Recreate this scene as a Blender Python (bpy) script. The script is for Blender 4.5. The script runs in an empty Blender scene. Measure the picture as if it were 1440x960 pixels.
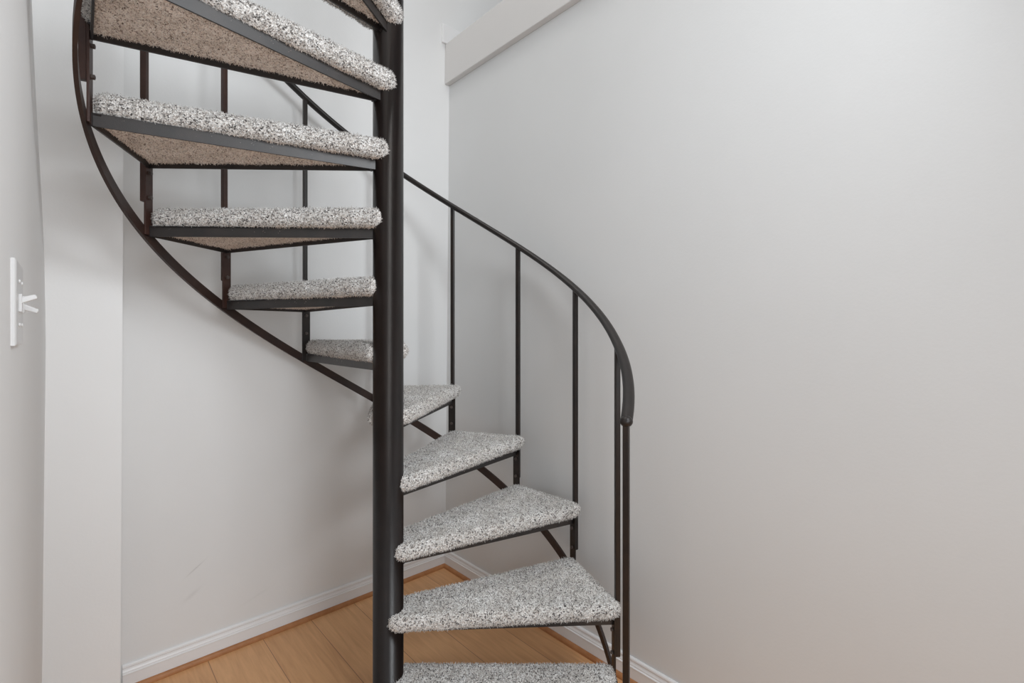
import bpy, bmesh, math, random
from mathutils import Vector, noise, Matrix
from math import sin, cos, pi, radians

random.seed(4)
sc = bpy.context.scene
C = sc.collection

# ------------------------------------------------------------------ measures
F_PX, HORIZON = 679.5, 467.2
CAM_Z = 1.231
PX, PY = -0.3748, 1.4637          # centre pole
R = 0.6955                        # radius of the tread corners
T0, DT = -0.8146, 0.4462          # angle of corner k = T0 + k*DT
RISE = 0.2
def zib(k):                       # underside of the iron of tread k
    return -0.0868 + RISE*k
def ang(k):
    return T0 + DT*k
N_TREADS = 11
UL = Vector((0.7385, 0.6743, 0))  # along the back left wall towards the corner
UR = Vector((0.6743, -0.7385, 0)) # along the right wall away from the corner
CORNER = Vector(((626.0-720)/F_PX*2.562, 2.562, 0))

# ------------------------------------------------------------------ helpers
def finish(name, me, mat=None, parent=None, smooth=False):
    o = bpy.data.objects.new(name, me)
    C.objects.link(o)
    if mat: me.materials.append(mat)
    if smooth:
        for p in me.polygons: p.use_smooth = True
    if parent: o.parent = parent
    return o
def from_bm(name, bm, mat=None, parent=None, smooth=False):
    bmesh.ops.recalc_face_normals(bm, faces=bm.faces)
    me = bpy.data.meshes.new(name); bm.to_mesh(me); bm.free()
    return finish(name, me, mat, parent, smooth)
def bm_hexa(bm, pts):             # 8 points: bottom ring, top ring
    v = [bm.verts.new(p) for p in pts]
    for f in ((0,1,2,3),(7,6,5,4),(0,4,5,1),(1,5,6,2),(2,6,7,3),(3,7,4,0)):
        bm.faces.new([v[i] for i in f])
    return v
def bm_prism(bm, poly, z0, z1):
    a = [bm.verts.new((p[0], p[1], z0)) for p in poly]
    b = [bm.verts.new((p[0], p[1], z1)) for p in poly]
    n = len(poly)
    bm.faces.new(a[::-1]); bm.faces.new(b)
    for i in range(n):
        bm.faces.new((a[i], a[(i+1)%n], b[(i+1)%n], b[i]))
def bm_oriented(bm, c, ux, uy, uz, sx, sy, sz):
    c = Vector(c)
    P = []
    for k in (-1, 1):
        for i, j in ((-1,-1),(1,-1),(1,1),(-1,1)):
            P.append(c + ux*(i*sx/2) + uy*(j*sy/2) + uz*(k*sz/2))
    return bm_hexa(bm, P)
def bm_sweep(bm, rings, closed_ends=True):
    vs = [[bm.verts.new(p) for p in r] for r in rings]
    n = len(rings[0])
    for a, b in zip(vs, vs[1:]):
        for i in range(n):
            bm.faces.new((a[i], a[(i+1)%n], b[(i+1)%n], b[i]))
    if closed_ends:
        bm.faces.new(vs[0][::-1]); bm.faces.new(vs[-1])
def bevel(o, w, seg=2):
    m = o.modifiers.new('bevel', 'BEVEL'); m.width = w; m.segments = seg; m.limit_method = 'ANGLE'
    m.angle_limit = radians(40)
def struct(o):
    o['kind'] = 'structure'; return o

# ------------------------------------------------------------------ materials
def mat(name):
    m = bpy.data.materials.new(name); m.use_nodes = True
    nt = m.node_tree; b = nt.nodes['Principled BSDF']
    return m, nt, b
def nd(nt, t, **kw):
    n = nt.nodes.new(t)
    for k, v in kw.items():
        if k in n.inputs: n.inputs[k].default_value = v
        else: setattr(n, k, v)
    return n

def paint(name, col, rough=0.6, bump=0.03, scale=140, var=0.03, marks=None):
    m, nt, b = mat(name)
    tc = nd(nt, 'ShaderNodeTexCoord')
    n1 = nd(nt, 'ShaderNodeTexNoise', Scale=2.2, Detail=4.0)
    nt.links.new(tc.outputs['Object'], n1.inputs['Vector'])
    cr = nd(nt, 'ShaderNodeValToRGB')
    cr.color_ramp.elements[0].position = 0.3; cr.color_ramp.elements[1].position = 0.7
    cr.color_ramp.elements[0].color = (*[c*(1-var) for c in col], 1)
    cr.color_ramp.elements[1].color = (*col, 1)
    nt.links.new(n1.outputs['Fac'], cr.inputs['Fac'])
    out = cr.outputs['Color']
    for (c, d, ln, wd, dark) in (marks or []):   # faint scuffs: thin streaks on the paint
        c = Vector(c); d = Vector(d).normalized()
        sub = nd(nt, 'ShaderNodeVectorMath', operation='SUBTRACT'); sub.inputs[1].default_value = c
        nt.links.new(tc.outputs['Object'], sub.inputs[0])
        dp = nd(nt, 'ShaderNodeVectorMath', operation='DOT_PRODUCT'); dp.inputs[1].default_value = d
        nt.links.new(sub.outputs[0], dp.inputs[0])
        le = nd(nt, 'ShaderNodeVectorMath', operation='LENGTH')
        nt.links.new(sub.outputs[0], le.inputs[0])
        l2 = nd(nt, 'ShaderNodeMath', operation='POWER'); l2.inputs[1].default_value = 2
        nt.links.new(le.outputs['Value'], l2.inputs[0])
        a2 = nd(nt, 'ShaderNodeMath', operation='POWER'); a2.inputs[1].default_value = 2
        ab = nd(nt, 'ShaderNodeMath', operation='ABSOLUTE')
        nt.links.new(dp.outputs['Value'], ab.inputs[0]); nt.links.new(ab.outputs[0], a2.inputs[0])
        pr = nd(nt, 'ShaderNodeMath', operation='SUBTRACT')
        nt.links.new(l2.outputs[0], pr.inputs[0]); nt.links.new(a2.outputs[0], pr.inputs[1])
        e1 = nd(nt, 'ShaderNodeMath', operation='MULTIPLY'); e1.inputs[1].default_value = 1/wd**2
        e2 = nd(nt, 'ShaderNodeMath', operation='MULTIPLY_ADD'); e2.inputs[1].default_value = 1/ln**2
        nt.links.new(pr.outputs[0], e1.inputs[0]); nt.links.new(a2.outputs[0], e2.inputs[0]); nt.links.new(e1.outputs[0], e2.inputs[2])
        ng = nd(nt, 'ShaderNodeMath', operation='MULTIPLY'); ng.inputs[1].default_value = -1
        ex = nd(nt, 'ShaderNodeMath', operation='EXPONENT')
        nt.links.new(e2.outputs[0], ng.inputs[0]); nt.links.new(ng.outputs[0], ex.inputs[0])
        sc_ = nd(nt, 'ShaderNodeMath', operation='MULTIPLY'); sc_.inputs[1].default_value = dark
        nt.links.new(ex.outputs[0], sc_.inputs[0])
        mx = nd(nt, 'ShaderNodeMixRGB'); mx.inputs['Color2'].default_value = (.25, .24, .23, 1)
        nt.links.new(sc_.outputs[0], mx.inputs['Fac']); nt.links.new(out, mx.inputs['Color1'])
        out = mx.outputs['Color']
    nt.links.new(out, b.inputs['Base Color'])
    b.inputs['Roughness'].default_value = rough
    n2 = nd(nt, 'ShaderNodeTexNoise', Scale=scale, Detail=3.0)
    nt.links.new(tc.outputs['Object'], n2.inputs['Vector'])
    bp = nd(nt, 'ShaderNodeBump', Strength=bump, Distance=0.01)
    nt.links.new(n2.outputs['Fac'], bp.inputs['Height'])
    nt.links.new(bp.outputs['Normal'], b.inputs['Normal'])
    return m

def metal(name, c1, c2, rough):
    m, nt, b = mat(name)
    tc = nd(nt, 'ShaderNodeTexCoord')
    n1 = nd(nt, 'ShaderNodeTexNoise', Scale=14.0, Detail=5.0, Roughness=0.65)
    nt.links.new(tc.outputs['Object'], n1.inputs['Vector'])
    cr = nd(nt, 'ShaderNodeValToRGB')
    cr.color_ramp.elements[0].position = 0.35; cr.color_ramp.elements[1].position = 0.7
    cr.color_ramp.elements[0].color = (*c1, 1); cr.color_ramp.elements[1].color = (*c2, 1)
    nt.links.new(n1.outputs['Fac'], cr.inputs['Fac'])
    nt.links.new(cr.outputs['Color'], b.inputs['Base Color'])
    n2 = nd(nt, 'ShaderNodeTexNoise', Scale=420.0, Detail=2.0)
    nt.links.new(tc.outputs['Object'], n2.inputs['Vector'])
    bp = nd(nt, 'ShaderNodeBump', Strength=0.12, Distance=0.002)
    nt.links.new(n2.outputs['Fac'], bp.inputs['Height'])
    nt.links.new(bp.outputs['Normal'], b.inputs['Normal'])
    b.inputs['Roughness'].default_value = rough
    b.inputs['Specular IOR Level'].default_value = 0.45
    return m

def carpet_mat(name, stops, tuft_shade):
    m, nt, b = mat(name)
    tc = nd(nt, 'ShaderNodeTexCoord')
    # slight warp so the tufts are not perfect cells
    nw = nd(nt, 'ShaderNodeTexNoise', Scale=260.0, Detail=2.0)
    nt.links.new(tc.outputs['Object'], nw.inputs['Vector'])
    ad = nd(nt, 'ShaderNodeVectorMath', operation='MULTIPLY_ADD')
    ad.inputs[1].default_value = (.004, .004, .004)
    nt.links.new(nw.outputs['Color'], ad.inputs[0]); nt.links.new(tc.outputs['Object'], ad.inputs[2])
    vo = nd(nt, 'ShaderNodeTexVoronoi', Scale=310.0)
    nt.links.new(ad.outputs[0], vo.inputs['Vector'])
    sp = nd(nt, 'ShaderNodeSeparateColor'); nt.links.new(vo.outputs['Color'], sp.inputs[0])
    cr = nd(nt, 'ShaderNodeValToRGB')
    e = cr.color_ramp.elements
    e[0].position = 0.0; e[0].color = (*stops[0][1], 1)
    e[1].position = 1.0; e[1].color = (*stops[-1][1], 1)
    for p, c in stops[1:-1]:
        x = e.new(p); x.color = (*c, 1)
    nt.links.new(sp.outputs[0], cr.inputs['Fac'])
    # shade between tufts, painted in as darker colour
    mr = nd(nt, 'ShaderNodeMapRange'); mr.inputs['From Min'].default_value = 0.25; mr.inputs['From Max'].default_value = 0.75
    mr.inputs['To Min'].default_value = 1.0; mr.inputs['To Max'].default_value = tuft_shade
    nt.links.new(vo.outputs['Distance'], mr.inputs['Value'])
    mu = nd(nt, 'ShaderNodeMixRGB', blend_type='MULTIPLY'); mu.inputs['Fac'].default_value = 1
    nt.links.new(cr.outputs['Color'], mu.inputs['Color1']); nt.links.new(mr.outputs[0], mu.inputs['Color2'])
    # broad worn mottling
    nb = nd(nt, 'ShaderNodeTexNoise', Scale=16.0, Detail=3.0)
    nt.links.new(tc.outputs['Object'], nb.inputs['Vector'])
    c2 = nd(nt, 'ShaderNodeValToRGB')
    c2.color_ramp.elements[0].position = .3; c2.color_ramp.elements[1].position = .7
    c2.color_ramp.elements[0].color = (.86, .84, .82, 1); c2.color_ramp.elements[1].color = (1, 1, 1, 1)
    nt.links.new(nb.outputs['Fac'], c2.inputs['Fac'])
    m2 = nd(nt, 'ShaderNodeMixRGB', blend_type='MULTIPLY'); m2.inputs['Fac'].default_value = 1
    nt.links.new(mu.outputs['Color'], m2.inputs['Color1']); nt.links.new(c2.outputs['Color'], m2.inputs['Color2'])
    nt.links.new(m2.outputs['Color'], b.inputs['Base Color'])
    b.inputs['Roughness'].default_value = 0.95
    b.inputs['Specular IOR Level'].default_value = 0.1
    b.inputs['Sheen Weight'].default_value = 0.15
    return m

def floor_mat():
    m, nt, b = mat('honey_oak_planks')
    tc = nd(nt, 'ShaderNodeTexCoord')
    mp = nd(nt, 'ShaderNodeMapping')
    mp.inputs['Rotation'].default_value = (0, 0, -math.atan2(UR.y, UR.x))
    nt.links.new(tc.outputs['Object'], mp.inputs['Vector'])
    br = nd(nt, 'ShaderNodeTexBrick', Scale=1.0)
    br.inputs['Brick Width'].default_value = 2.6; br.inputs['Row Height'].default_value = 0.19
    br.inputs['Mortar Size'].default_value = 0.0012; br.inputs['Mortar Smooth'].default_value = 0.3
    br.inputs['Color1'].default_value = (.70, .385, .18, 1)
    br.inputs['Color2'].default_value = (.78, .45, .22, 1)
    br.inputs['Mortar'].default_value = (.30, .15, .075, 1)
    br.offset = 0.37
    nt.links.new(mp.outputs[0], br.inputs['Vector'])
    st = nd(nt, 'ShaderNodeMapping'); st.inputs['Scale'].default_value = (1.6, 22, 1)
    nt.links.new(mp.outputs[0], st.inputs['Vector'])
    ng = nd(nt, 'ShaderNodeTexNoise', Scale=2.6, Detail=7.0, Roughness=0.6, Distortion=0.8)
    nt.links.new(st.outputs[0], ng.inputs['Vector'])
    cr = nd(nt, 'ShaderNodeValToRGB')
    cr.color_ramp.elements[0].position = .3; cr.color_ramp.elements[1].position = .7
    cr.color_ramp.elements[0].color = (.80, .75, .72, 1); cr.color_ramp.elements[1].color = (1, 1, 1, 1)
    nt.links.new(ng.outputs['Fac'], cr.inputs['Fac'])
    mu = nd(nt, 'ShaderNodeMixRGB', blend_type='MULTIPLY'); mu.inputs['Fac'].default_value = 1
    nt.links.new(br.outputs['Color'], mu.inputs['Color1']); nt.links.new(cr.outputs['Color'], mu.inputs['Color2'])
    nt.links.new(mu.outputs['Color'], b.inputs['Base Color'])
    b.inputs['Roughness'].default_value = 0.38
    return m

WALL_COL = (.76, .765, .765)  # back wall: same paint, raised a little to offset dim light
sc_c = CORNER
def on_back_wall(px, py):        # point of the back left wall seen at a given place
    u = (px-720)/F_PX
    # CORNER - s*UL, x = u*y
    s = (sc_c.x - u*sc_c.y)/(UL.x - u*UL.y)
    p = sc_c - UL*s
    return Vector((p.x, p.y, CAM_Z + (HORIZON-py)/F_PX*p.y))
pA, pB, pC = on_back_wall(275, 799), on_back_wall(270, 836), on_back_wall(360, 838)
up = Vector((0, 0, 1))
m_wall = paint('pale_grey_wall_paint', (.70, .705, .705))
m_wall_lifted = paint('pale_grey_wall_paint_light_lift', (.84, .845, .845))  # same paint as the right wall, lightened to make up for weaker light
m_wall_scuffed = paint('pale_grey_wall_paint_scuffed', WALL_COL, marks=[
    (pA, UL*1 + up*.75, .030, .0022, .30), (pB, UL*1 + up*.7, .028, .007, .12), (pC, UL*1+up*.35, .05, .004, .06)])
m_wall_lit = paint('off_white_wall_paint', (.70, .70, .69))
m_trim = paint('white_semi_gloss_trim', (.80, .80, .805), rough=0.35, bump=.01, var=.01)
m_fascia = paint('white_fascia_paint', (.66, .645, .635), rough=0.5, bump=.01, var=.01)
m_floor = floor_mat()
m_shoe = metal('orange_brown_shoe_moulding', (.34, .14, .05), (.46, .21, .085), .45)
m_iron = metal('dark_bronze_iron', (.008, .006, .0055), (.020, .012, .009), .36)
m_pole = metal('dark_bronze_pole', (.008, .0055, .005), (.014, .009, .008), .28)
m_frame = metal('dark_grey_bronze_frame', (.012, .010, .010), (.026, .020, .018), .46)
m_frame.node_tree.nodes['Principled BSDF'].inputs['Specular IOR Level'].default_value = .75
m_stringer = metal('dark_brown_stringer_iron', (.020, .010, .008), (.042, .021, .015), .42)
m_rust = metal('red_brown_iron', (.035, .014, .010), (.060, .026, .018), .45)
m_rail = metal('black_brown_handrail', (.009, .0065, .006), (.018, .013, .011), .40)
m_bolt = metal('worn_steel_bolt', (.06, .045, .04), (.12, .10, .09), .35)
m_carpet = carpet_mat('speckled_grey_carpet', [(0, (.06, .055, .055)), (.11, (.20, .19, .185)), (.23, (.60, .56, .53)), (.42, (.83, .805, .78)),
                       (.7, (.94, .93, .92)), (1, (1, 1, .985))], .64)
m_carpet_under = carpet_mat('carpet_warm_bounce_tint', [(0, (.17, .13, .105)), (.13, (.52, .42, .36)), (.30, (.90, .79, .71)), (.7, (.97, .89, .82)),
                       (1, (1, .95, .89))], .78)  # same carpet, warm floor bounce painted into the underside colour
m_plastic, nt_, b_ = mat('white_switch_plastic')
b_.inputs['Base Color'].default_value = (.62, .62, .62, 1); b_.inputs['Roughness'].default_value = .3
nz = nd(nt_, 'ShaderNodeTexNoise', Scale=300.0); bpn = nd(nt_, 'ShaderNodeBump', Strength=.02)
nt_.links.new(nz.outputs['Fac'], bpn.inputs['Height']); nt_.links.new(bpn.outputs['Normal'], b_.inputs['Normal'])

# ------------------------------------------------------------------ the room
Z_TOP = 5.2
NB = UR.copy()                    # inward normal of the back left wall
NR = -UL                          # inward normal of the right wall
LEAN = 0.027/2.6                  # the right wall leans out a little
Z_F0, Z_F1 = 2.544, 2.756         # fascia under the upper floor

def place_px(plane_pt, along, px):   # distance along a vertical plane to the picture column px
    u = (px-720)/F_PX
    return (u*plane_pt.y - plane_pt.x)/(along.x - u*along.y)

# back left wall runs past the corner (upper floor) and past the chase
s_edge = place_px(CORNER, -UL, 172)
a = CORNER + UL*1.6; b2 = CORNER - UL*(s_edge + 0.03)
bm = bmesh.new()
bm_hexa(bm, [Vector((p.x, p.y, z)) for z in (0, Z_TOP) for p in (a, b2, b2 - NB*.12, a - NB*.12)])
wall_back = struct(from_bm('wall_back', bm, m_wall_scuffed))

bm = bmesh.new()
def rw(s, off, z):                # point on the right wall's inner face, pushed off inwards
    p = CORNER + UR*s + NR*(off - LEAN*z)
    return Vector((p.x, p.y, z))
bm_hexa(bm, [rw(0, 0, 0), rw(6.2, 0, 0), rw(6.2, -.12, 0), rw(0, -.12, 0),
             rw(0, 0, Z_F0+.1), rw(6.2, 0, Z_F0+.1), rw(6.2, -.12, Z_F0+.1), rw(0, -.12, Z_F0+.1)])
wall_right = struct(from_bm('wall_right', bm, m_wall))

bm = bmesh.new()                  # fascia board of the upper floor
o0, o1 = .030, -.0
bm_hexa(bm, [rw(0, .030, Z_F0), rw(4.0, .030, Z_F0), rw(4.0, .0, Z_F0), rw(0, .0, Z_F0),
             rw(0, .030, Z_F1), rw(4.0, .030, Z_F1), rw(4.0, -.03, Z_F1), rw(0, -.03, Z_F1)])
fascia = struct(from_bm('trim_1', bm, m_fascia)); bevel(fascia, .003)
bm = bmesh.new()                  # the upper floor behind the fascia
bm_hexa(bm, [rw(0, -.03, Z_F1-.1), rw(4.0, -.03, Z_F1-.1), rw(4.0, -1.5, Z_F1-.1), rw(0, -1.5, Z_F1-.1),
             rw(0, -.03, Z_F1-.002), rw(4.0, -.03, Z_F1-.002), rw(4.0, -1.5, Z_F1-.002), rw(0, -1.5, Z_F1-.002)])
struct(from_bm('floor_upper', bm, m_fascia))
bm = bmesh.new()                  # baseboard up there, along the continued back wall
p0 = rw(0, .024, 0); p1 = rw(0, -1.5, 0)
bm_hexa(bm, [Vector((q.x, q.y, z)) for z in (Z_F1, Z_F1+.098) for q in (p0, p1, p1+NB*.014, p0+NB*.014)])
ub = struct(from_bm('baseboard_upper', bm, m_trim)); bevel(ub, .003)

# the chase (shallow vertical projection) and the left wall, both slightly out of true
P_OUT = 0.12
CH = CORNER + NB*P_OUT
def edge_px(z): # picture column of the outer arris of the chase
    return 172 + (z-1.2)*2.4
def corner_px(z):
    pts = [(-.2, 57), (.35, 60), (.85, 62.5), (1.2, 64.5), (1.45, 62.5), (1.66, 58), (1.85, 52.5), (2.15, 44), (2.6, 34), (5.3, 34)]
    for (z0, x0), (z1, x1) in zip(pts, pts[1:]):
        if z <= z1:
            t = (z-z0)/(z1-z0); t = t*t*(3-2*t) if False else t
            return x0 + (x1-x0)*t
    return 34
zs = [i*Z_TOP/60 for i in range(61)]
bm = bmesh.new(); rows = []
for z in zs:
    e = CH - UL*place_px(CH, -UL, edge_px(z)); k = CH - UL*place_px(CH, -UL, corner_px(z))
    row = [e - NB*(P_OUT+.03), e, k, k - UL*.05 , k - UL*.05 - NB*.15, e - NB*.15]
    rows.append([Vector((p.x, p.y, z)) for p in row])
vs = [[bm.verts.new(p) for p in r] for r in rows]
n = 6
for r0, r1 in zip(vs, vs[1:]):
    for i in range(n):
        bm.faces.new((r0[i], r0[(i+1)%n], r1[(i+1)%n], r1[i]))
bm.faces.new(vs[0]); bm.faces.new(vs[-1])
chase = struct(from_bm('wall_chase', bm, m_wall_lifted))

K0 = CH - UL*place_px(CH, -UL, 62)
LW_LEN = 1.75
bm = bmesh.new(); rows = []
for z in zs:
    k = CH - UL*place_px(CH, -UL, corner_px(z))
    inner = []
    for i in range(13):
        t = i/12
        w = (1-t)**3
        base = K0 + UR*(LW_LEN*t)
        inner.append(base + (k-K0)*w)
    outer = [p - UL*.12 for p in inner[::-1]]
    rows.append([Vector((p.x, p.y, z)) for p in inner + outer])
vs = [[bm.verts.new(p) for p in r] for r in rows]
n = len(rows[0])
for r0, r1 in zip(vs, vs[1:]):
    for i in range(n):
        bm.faces.new((r0[i], r0[(i+1)%n], r1[(i+1)%n], r1[i]))
bm.faces.new(vs[0]); bm.faces.new(vs[-1])
struct(from_bm('wall_left', bm, m_wall_lifted, smooth=False))

bm = bmesh.new()
bm_hexa(bm, [(-3.5, -3.2, -.1), (5.0, -3.2, -.1), (5.0, 3.2, -.1), (-3.5, 3.2, -.1),
             (-3.5, -3.2, 0), (5.0, -3.2, 0), (5.0, 3.2, 0), (-3.5, 3.2, 0)])
struct(from_bm('floor', bm, m_floor))

# baseboards with a beaded top, and the wooden shoe moulding in front of them
PROF = [(0, .087), (.004, .087), (.0075, .083), (.0085, .078), (.0065, .0745), (.008, .069), (.0105, .064), (.0105, .0605),
        (.014, .0575), (.014, .0545), (.0125, .053), (.0125, 0.0), (0, 0.0)]
SHOE = [(0, .0165), (.003, .0165), (.008, .0145), (.012, .010), (.0135, .005), (.0135, 0), (0, 0)]
def moulding(name, p0, p1, nrm, prof, off, m, m0=None, m1=None):
    """profile extruded from p0 to p1; the ends are mitred along m0 / m1"""
    d = (p1-p0).normalized()
    bm = bmesh.new(); rings = []
    for P, mt in ((p0, m0), (p1, m1)):
        rings.append([P + nrm*(off+x) + d*((mt or 0)*(off+x)) + Vector((0, 0, z)) for x, z in prof])
    bm_sweep(bm, rings)
    return struct(from_bm(name, bm, m))
c0 = CORNER.copy(); c0.z = 0
e0 = c0 - UL*s_edge
r_end = c0 + UR*6.2
moulding('baseboard_back', e0, c0, NB, PROF, 0, m_trim, 0, -1)
moulding('baseboard_right', c0, r_end, NR, PROF, 0, m_trim, 1, 0)
moulding('trim_2', e0, c0, NB, SHOE, .0125, m_shoe, 0, -1)
moulding('trim_3', c0, r_end, NR, SHOE, .0125, m_shoe, 1, 0)
ce = CH - UL*place_px(CH, -UL, edge_px(0)); ce.z = 0
ck = CH - UL*place_px(CH, -UL, corner_px(0)); ck.z = 0
moulding('baseboard_chase', ck, ce, NB, PROF, 0, m_trim, 1, 1)
moulding('baseboard_left', ck + UR*LW_LEN, ck, UL, PROF, 0, m_trim, 0, -1)

# ------------------------------------------------------------------ light switch on the left wall
u_sw = K0 + UR*0.0
s0 = place_px(K0, UR, 14.5)       # nearer end of the plate
sw_c = K0 + UR*(s0 - .058)
D_sw = (K0 + UR*s0).y
z_sw = CAM_Z + (HORIZON-424)/F_PX*D_sw
sw = bpy.data.objects.new('light_switch', None); C.objects.link(sw)
sw.location = (sw_c.x, sw_c.y, z_sw)
sw.rotation_euler = (0, 0, math.atan2(UL.y, UL.x))   # local x points out of the wall, local y along it (away)
sw['label'] = 'white double toggle light switch on the left wall'; sw['category'] = 'light switch'
bm = bmesh.new()
W2, H2 = .058, .0585
rings = []
for x, ins in ((-.0005, 0), (.004, 0), (.0055, .002), (.0062, .006)):
    rings.append([Vector((x, sy*(W2-ins), sz*(H2-ins))) for sy, sz in ((-1,-1),(1,-1),(1,1),(-1,1))])
bm_sweep(bm, rings)
from_bm('cover_plate', bm, m_plastic, sw)
for i, y in enumerate((-.023, .023)):
    bm = bmesh.new()
    bm_oriented(bm, (.0075, y, 0), Vector((1,0,0)), Vector((0,1,0)), up, .004, .011, .025)
    col = from_bm('toggle_surround', bm, m_plastic, sw); bevel(col, .001)
    tilt = radians(22 if i == 0 else -22)
    dx = Vector((cos(tilt), 0, sin(tilt))); dz = Vector((-sin(tilt), 0, cos(tilt)))
    bm = bmesh.new()
    A = Vector((.004, y, .002 if i == 0 else -.002))
    rings = []
    for t, w, h in ((0, .009, .009), (.010, .0085, .008), (.020, .008, .0065), (.0215, .006, .004)):
        c = A + dx*t
        rings.append([c + Vector((0, sy*w/2, 0)) + dz*(sz*h/2) for sy, sz in ((-1,-1),(1,-1),(1,1),(-1,1))])
    bm_sweep(bm, rings)
    tg = from_bm('toggle', bm, m_plastic, sw); bevel(tg, .0012)
    for zz in (-.030, .030):
        bm = bmesh.new()
        bmesh.ops.create_cone(bm, cap_ends=True, segments=14, radius1=.0032, radius2=.0026, depth=.0016,
                              matrix=Matrix.Translation((.0069, y, zz)) @ Matrix.Rotation(pi/2, 4, 'Y'))
        from_bm('screw', bm, m_plastic, sw)

# ------------------------------------------------------------------ the spiral staircase
st = bpy.data.objects.new('spiral_staircase', None); C.objects.link(st)
st.location = (PX, PY, 0)
st['label'] = 'dark bronze iron spiral staircase with speckled grey carpeted open treads'
st['category'] = 'staircase'

# pole
bm = bmesh.new()
rings = []
for r, z in ((.075, 0), (.075, .006), (.0452, .0062), (.0452, 3.3)):
    rings.append([Vector((r*cos(2*pi*i/64), r*sin(2*pi*i/64), z)) for i in range(64)])
bm_sweep(bm, rings)
pole = from_bm('pole', bm, m_pole, st)
for p in pole.data.polygons: p.use_smooth = abs(p.normal.z) < .5

# --- one tread: carpet wrapped wedge in an iron frame. local: pole at origin, front corner at angle 0, rear at DT
def rot(p, a): return Vector((p[0]*cos(a) - p[1]*sin(a), p[0]*sin(a) + p[1]*cos(a)))
def perp(a): return Vector((-sin(a), cos(a)))
IO = .016                         # the side irons sit a little off the radius at the pole
fi = Vector((.040, IO)); fo = Vector((R, 0))
rd = Vector((cos(DT), sin(DT)))
ri = rd*.040 + perp(DT)*IO; ro = rd*R
IH, IT = .031, .0048
def bar_between(bm, p, q, side, z0, z1, t):   # flat bar standing on edge, its thickness on one side of the line
    d = (q-p).normalized(); n2 = Vector((-d.y, d.x))*side
    P = [p, q, q+n2*t, p+n2*t]
    bm_hexa(bm, [Vector((a.x, a.y, z)) for z in (z0, z1) for a in P])
bm = bmesh.new()
bar_between(bm, fi, fo, 1, 0, IH, IT)
bar_between(bm, ri, ro, -1, 0, IH, IT)
bar_between(bm, fo, ro, 1, 0, IH, IT)
# horizontal leg of the angle irons, under the board, and a strap at the pole
bar_between(bm, fi, fo, 1, IH-.005, IH-.001, .022)
bar_between(bm, ri, ro, -1, IH-.005, IH-.001, .022)
bar_between(bm, fo, ro, 1, IH-.005, IH-.001, .020)
bar_between(bm, Vector((.052, .006)), rd*.056 + perp(DT)*(.006), 1, 0.002, IH-.002, .006)
frame_me = bpy.data.meshes.new('tread_frame')
bmesh.ops.recalc_face_normals(bm, faces=bm.faces)
bm.to_mesh(frame_me); bm.free(); frame_me.materials.append(m_frame)

# outline of the carpeted board (counter clockwise), rounded
def round_poly(pts, radii, step=.004):
    out = []; n = len(pts)
    segs = []
    for i in range(n):
        p, a_, b_ = pts[i], pts[i-1], pts[(i+1)%n]
        r = radii[i]
        d1 = (a_-p).normalized(); d2 = (b_-p).normalized()
        if r <= 0: segs.append([p]); continue
        th = math.acos(max(-1, min(1, d1.dot(d2))))
        l = r/math.tan(th/2)
        c = p + (d1+d2).normalized()*(r/sin(th/2))
        s_, e_ = p + d1*l, p + d2*l
        a0 = math.atan2(s_.y-c.y, s_.x-c.x); a1 = math.atan2(e_.y-c.y, e_.x-c.x)
        da = (a1-a0+pi) % (2*pi) - pi
        k = max(3, int(abs(da)*r/step))
        segs.append([c + Vector((cos(a0+da*j/k), sin(a0+da*j/k)))*r for j in range(k+1)])
    for i in range(n):
        out += segs[i]
        p, q = segs[i][-1], segs[(i+1)%n][0]
        L = (q-p).length; k = int(L/.01)
        for j in range(1, k): out.append(p + (q-p)*(j/k))
    return out
PR = .0475
outer_dir = (rd + Vector((1, 0))).normalized()
A1 = Vector((R+.026, -.043))
B1 = rd*(R-.001) + perp(DT)*.003
fn = Vector((.012, -.060)); rn = rd*.015 + perp(DT)*.057
base_poly = [fn, A1, B1, rn]     # the inner end closes round the pole
radii = [.024, .034, .022, .022]
OUT = round_poly(base_poly, radii)
def offset_poly(poly, d):
    n = len(poly); res = []
    for i in range(n):
        t = (poly[(i+1)%n] - poly[i-1]).normalized()
        res.append(poly[i] + Vector((-t.y, t.x))*d)      # ccw: left normal points inwards
    return res
def solid_from(poly, rings):
    bm = bmesh.new()
    rr = [[Vector((p.x, p.y, z)) for p in offset_poly(poly, ins)] for ins, z in rings]
    vs = [[bm.verts.new(p) for p in r] for r in rr]
    n = len(poly)
    for a_, b_ in zip(vs, vs[1:]):
        for i in range(n): bm.faces.new((a_[i], a_[(i+1)%n], b_[(i+1)%n], b_[i]))
    f1 = bm.faces.new(vs[0][::-1]); f2 = bm.faces.new(vs[-1])
    bmesh.ops.triangulate(bm, faces=[f1, f2])
    return bm
bmA = solid_from(OUT, [(.020, .031), (.010, .034), (.003, .041), (0, .050), (0, .062), (.003, .071), (.008, .078), (.014, .0825)])
poly_in = [fi + Vector((.020, IT+.004)), fo + Vector((-.006, IT+.002)), ro - perp(DT)*(IT+.002) - rd*.006, ri - perp(DT)*(IT+.004) + rd*.020]
for v in bmA.verts:               # the nosing in front sits a little higher, clear of the iron
    f = max(0.0, min(1.0, (.012 - v.co.y)/.02))
    if v.co.z < .055: v.co.z += .006*f
bm_prism(bmA, poly_in, .014, .05)
bmesh.ops.recalc_face_normals(bmA, faces=bmA.faces)
tmp_me = bpy.data.meshes.new('tmp'); bmA.to_mesh(tmp_me); bmA.free()
tmp = bpy.data.objects.new('tmp', tmp_me); C.objects.link(tmp)
rm = tmp.modifiers.new('r', 'REMESH'); rm.mode = 'VOXEL'; rm.voxel_size = .0023
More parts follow.
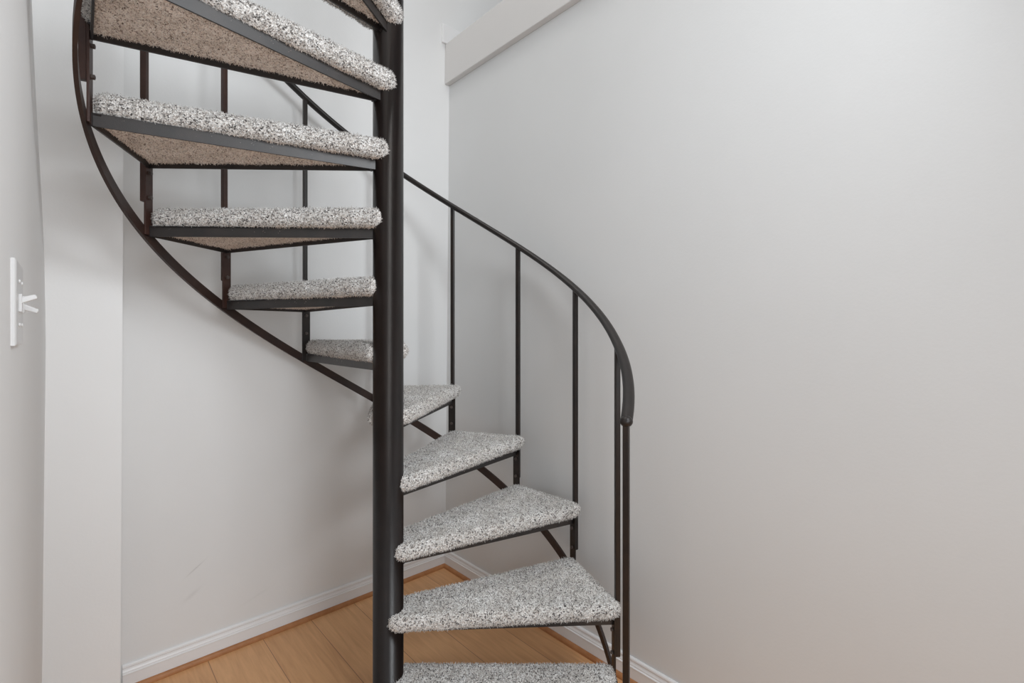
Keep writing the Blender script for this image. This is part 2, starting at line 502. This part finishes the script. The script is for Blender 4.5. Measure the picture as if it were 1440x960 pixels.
sm = tmp.modifiers.new('s', 'SMOOTH'); sm.factor = .5; sm.iterations = 8
dg = bpy.context.evaluated_depsgraph_get()
me = bpy.data.meshes.new_from_object(tmp.evaluated_get(dg))
bpy.data.objects.remove(tmp)
# pile: every vertex is pushed out by the tuft it belongs to
normals = [v.normal.copy() for v in me.vertices]
for v, nr in zip(me.vertices, normals):
    p = v.co
    d, _ = noise.voronoi(p*235)
    h = max(0.0, 1 - d[0]*1.35)
    lo = noise.noise(p*38)*.0018 + noise.noise(p*14)*.0012
    low = .35 if nr.z < -.6 else 1.0
    v.co = p + nr*((h*.0044 - .001)*(.6+.4*low) + lo)
for p in me.polygons: p.use_smooth = False
# loose yarn ends standing out of the pile
bm = bmesh.new(); bm.from_mesh(me)
faces = list(bm.faces)
verts0 = [(v.co.copy(), n_) for v, n_ in zip(bm.verts, normals)]
rnd = random.Random(11)
for co, nr in rnd.sample(verts0, min(30000, len(verts0))):
    j = Vector((rnd.uniform(-1, 1), rnd.uniform(-1, 1), rnd.uniform(-1, 1)))
    d = (nr + j*.75).normalized()
    L = rnd.uniform(.0035, .0070) * (1.5 if rnd.random() < .03 else 1)
    s1 = d.cross(j).normalized()*rnd.uniform(.00045, .0008)
    s2 = d.cross(s1).normalized()*s1.length
    b0 = co - nr*.001
    tip = b0 + d*L + j*.0006
    q = [bm.verts.new(b0 + s1), bm.verts.new(b0 - s1*.5 + s2*.86), bm.verts.new(b0 - s1*.5 - s2*.86)]
    tp = [bm.verts.new(tip + s1*.7), bm.verts.new(tip - s1*.35 + s2*.6), bm.verts.new(tip - s1*.35 - s2*.6)]
    for i in range(3):
        bm.faces.new((q[i], q[(i+1)%3], tp[(i+1)%3], tp[i]))
    bm.faces.new(tp)
carpet_me = bpy.data.meshes.new('tread'); bm.to_mesh(carpet_me); bm.free()
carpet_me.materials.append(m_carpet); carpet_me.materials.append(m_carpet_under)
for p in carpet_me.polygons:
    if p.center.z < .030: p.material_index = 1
print('carpet faces', len(carpet_me.polygons))

for k in range(1, N_TREADS+1):
    t = bpy.data.objects.new('tread', carpet_me); C.objects.link(t); t.parent = st
    t.location = (0, 0, zib(k)); t.rotation_euler = (0, 0, ang(k))
    fr = bpy.data.objects.new('tread_frame', frame_me); C.objects.link(fr); fr.parent = t

# --- balusters with their mounting plates and bolts
RAIL_H = .8853
RB = R + .0125                    # baluster centre line
def cyl_pt(r, a, z): return Vector((r*cos(a), r*sin(a), z))
def rail_z(k):                    # centre of the handrail over corner k
    return CAM_Z - 1.3178 + RISE*k + RAIL_H + (.012*max(0, 2-k)) - .003
def baluster(k):
    a = ang(k); ur = Vector((cos(a), sin(a), 0)); ut = Vector((-sin(a), cos(a), 0))
    z0 = 0.0 if k == 1 else zib(k) - .098
    z1 = rail_z(k) - .006
    bm = bmesh.new()
    bm_oriented(bm, ur*RB + up*((z0+z1)/2), ur, ut, up, .0165, .0165, z1-z0)
    o = from_bm('baluster', bm, m_rust if k >= 8 else m_iron, st); bevel(o, .0025)
    zb = zib(k-1) + .004 if k > 1 else 0.0
    bm = bmesh.new()
    zt = zib(k) + IH
    bm_oriented(bm, ur*(R+.0012) + up*((zb+zt)/2), ur, ut, up, .0055, .031, zt-zb)
    pl = from_bm('mounting_plate', bm, m_rust if k >= 8 else m_iron, o); bevel(pl, .001)
    for dz in (-.014, -.086):
        bm = bmesh.new()
        M = Matrix.Translation(ur*(R-.0045) + up*(zib(k)+dz)) @ ur.to_track_quat('Z', 'Y').to_matrix().to_4x4()
        bmesh.ops.create_cone(bm, cap_ends=True, segments=6, radius1=.0062, radius2=.0062, depth=.0080, matrix=M)
        bmesh.ops.create_cone(bm, cap_ends=True, segments=12, radius1=.0032, radius2=.0032, depth=.0100, matrix=M)
        from_bm('bolt', bm, m_bolt, o)
for k in range(1, N_TREADS+2): baluster(k)

# --- flat stringer band winding up outside the treads
bm = bmesh.new(); rings = []
k0, k1 = 1.50, 11.8
STEPS = 300
RS = R + .0085
for i in range(STEPS+1):
    k = k0 + (k1-k0)*i/STEPS
    a = ang(k); z = zib(k-1) + .006
    rings.append([cyl_pt(RS+dr, a, z+dz) for dr, dz in ((-.0042,-.018),(.0042,-.018),(.0042,.017),(-.0042,.017))])
bm_sweep(bm, rings)
for v in bm.verts:
    if v.co.z < 0.001: v.co.z = 0.001
from_bm('stringer', bm, m_stringer, st)

# --- handrail
bm = bmesh.new(); rings = []
for i in range(STEPS+1):
    k = 1 + (N_TREADS+1-1)*i/STEPS
    a = ang(k)
    ur = Vector((cos(a), sin(a), 0))
    tg = Vector((-sin(a)*RB*DT, cos(a)*RB*DT, RISE)).normalized()
    nn = ur.cross(tg).normalized()
    c = cyl_pt(RB, a, rail_z(k))
    rings.append([c + ur*(.0155*cos(q)) + nn*(.0115*sin(q)) for q in [2*pi*j/20 for j in range(20)]])
bm_sweep(bm, rings)
hr = from_bm('handrail', bm, m_rail, st, smooth=True)
bm = bmesh.new()
a = ang(1); ur = Vector((cos(a), sin(a), 0)); tg = Vector((-sin(a)*RB*DT, cos(a)*RB*DT, RISE)).normalized()
M = Matrix.Translation(cyl_pt(RB, a, rail_z(1)) + tg*.002) @ ur.to_track_quat('X', 'Z').to_matrix().to_4x4()
bmesh.ops.create_uvsphere(bm, u_segments=20, v_segments=14, radius=.0165, matrix=M)
for v in bm.verts: v.co.z = rail_z(1) + (v.co.z - rail_z(1))*.88
from_bm('end_cap', bm, m_rail, hr, smooth=True)

# ------------------------------------------------------------------ camera
cam = bpy.data.cameras.new('camera'); co = bpy.data.objects.new('camera', cam); C.objects.link(co)
co.location = (0, 0, CAM_Z); co.rotation_euler = (pi/2, 0, 0)
cam.sensor_width = 36; cam.lens = F_PX*36/1440
cam.shift_y = -(480-HORIZON)/1440
cam.clip_start = .02
sc.camera = co

# ------------------------------------------------------------------ light
def area(name, loc, target, size, power, col, size_y=None):
    l = bpy.data.lights.new(name, 'AREA'); l.energy = power; l.color = col; l.size = size
    if size_y: l.shape = 'RECTANGLE'; l.size_y = size_y
    o = bpy.data.objects.new(name, l); C.objects.link(o); o.location = loc
    o.rotation_euler = (Vector(target) - Vector(loc)).to_track_quat('-Z', 'Y').to_euler()
    return o
CW = (.925, .965, 1.0)
area('hall_light', (2.1, -2.2, 2.75), (-.7, 1.3, 1.1), 1.3, 66, CW)
area('added_overhead_light', (-.4, 1.4, 4.9), (-.4, 1.4, 0), 1.2, 27, (1, .975, .94))  # added overhead fill to balance the wall tones, no known fixture
area('side_fill_light', (.75, .45, 2.4), (-1.4, 1.2, 1.3), .5, 14, CW)
area('front_fill_light', (.45, -.25, 1.15), (-.6, 1.6, .9), .8, 8.5, CW)
w = bpy.data.worlds.new('world'); sc.world = w; w.use_nodes = True
w.node_tree.nodes['Background'].inputs['Color'].default_value = (.95, .98, 1, 1)
w.node_tree.nodes['Background'].inputs['Strength'].default_value = .10
sc.view_settings.view_transform = 'Standard'
sc.view_settings.look = 'None'
sc.view_settings.exposure = 0
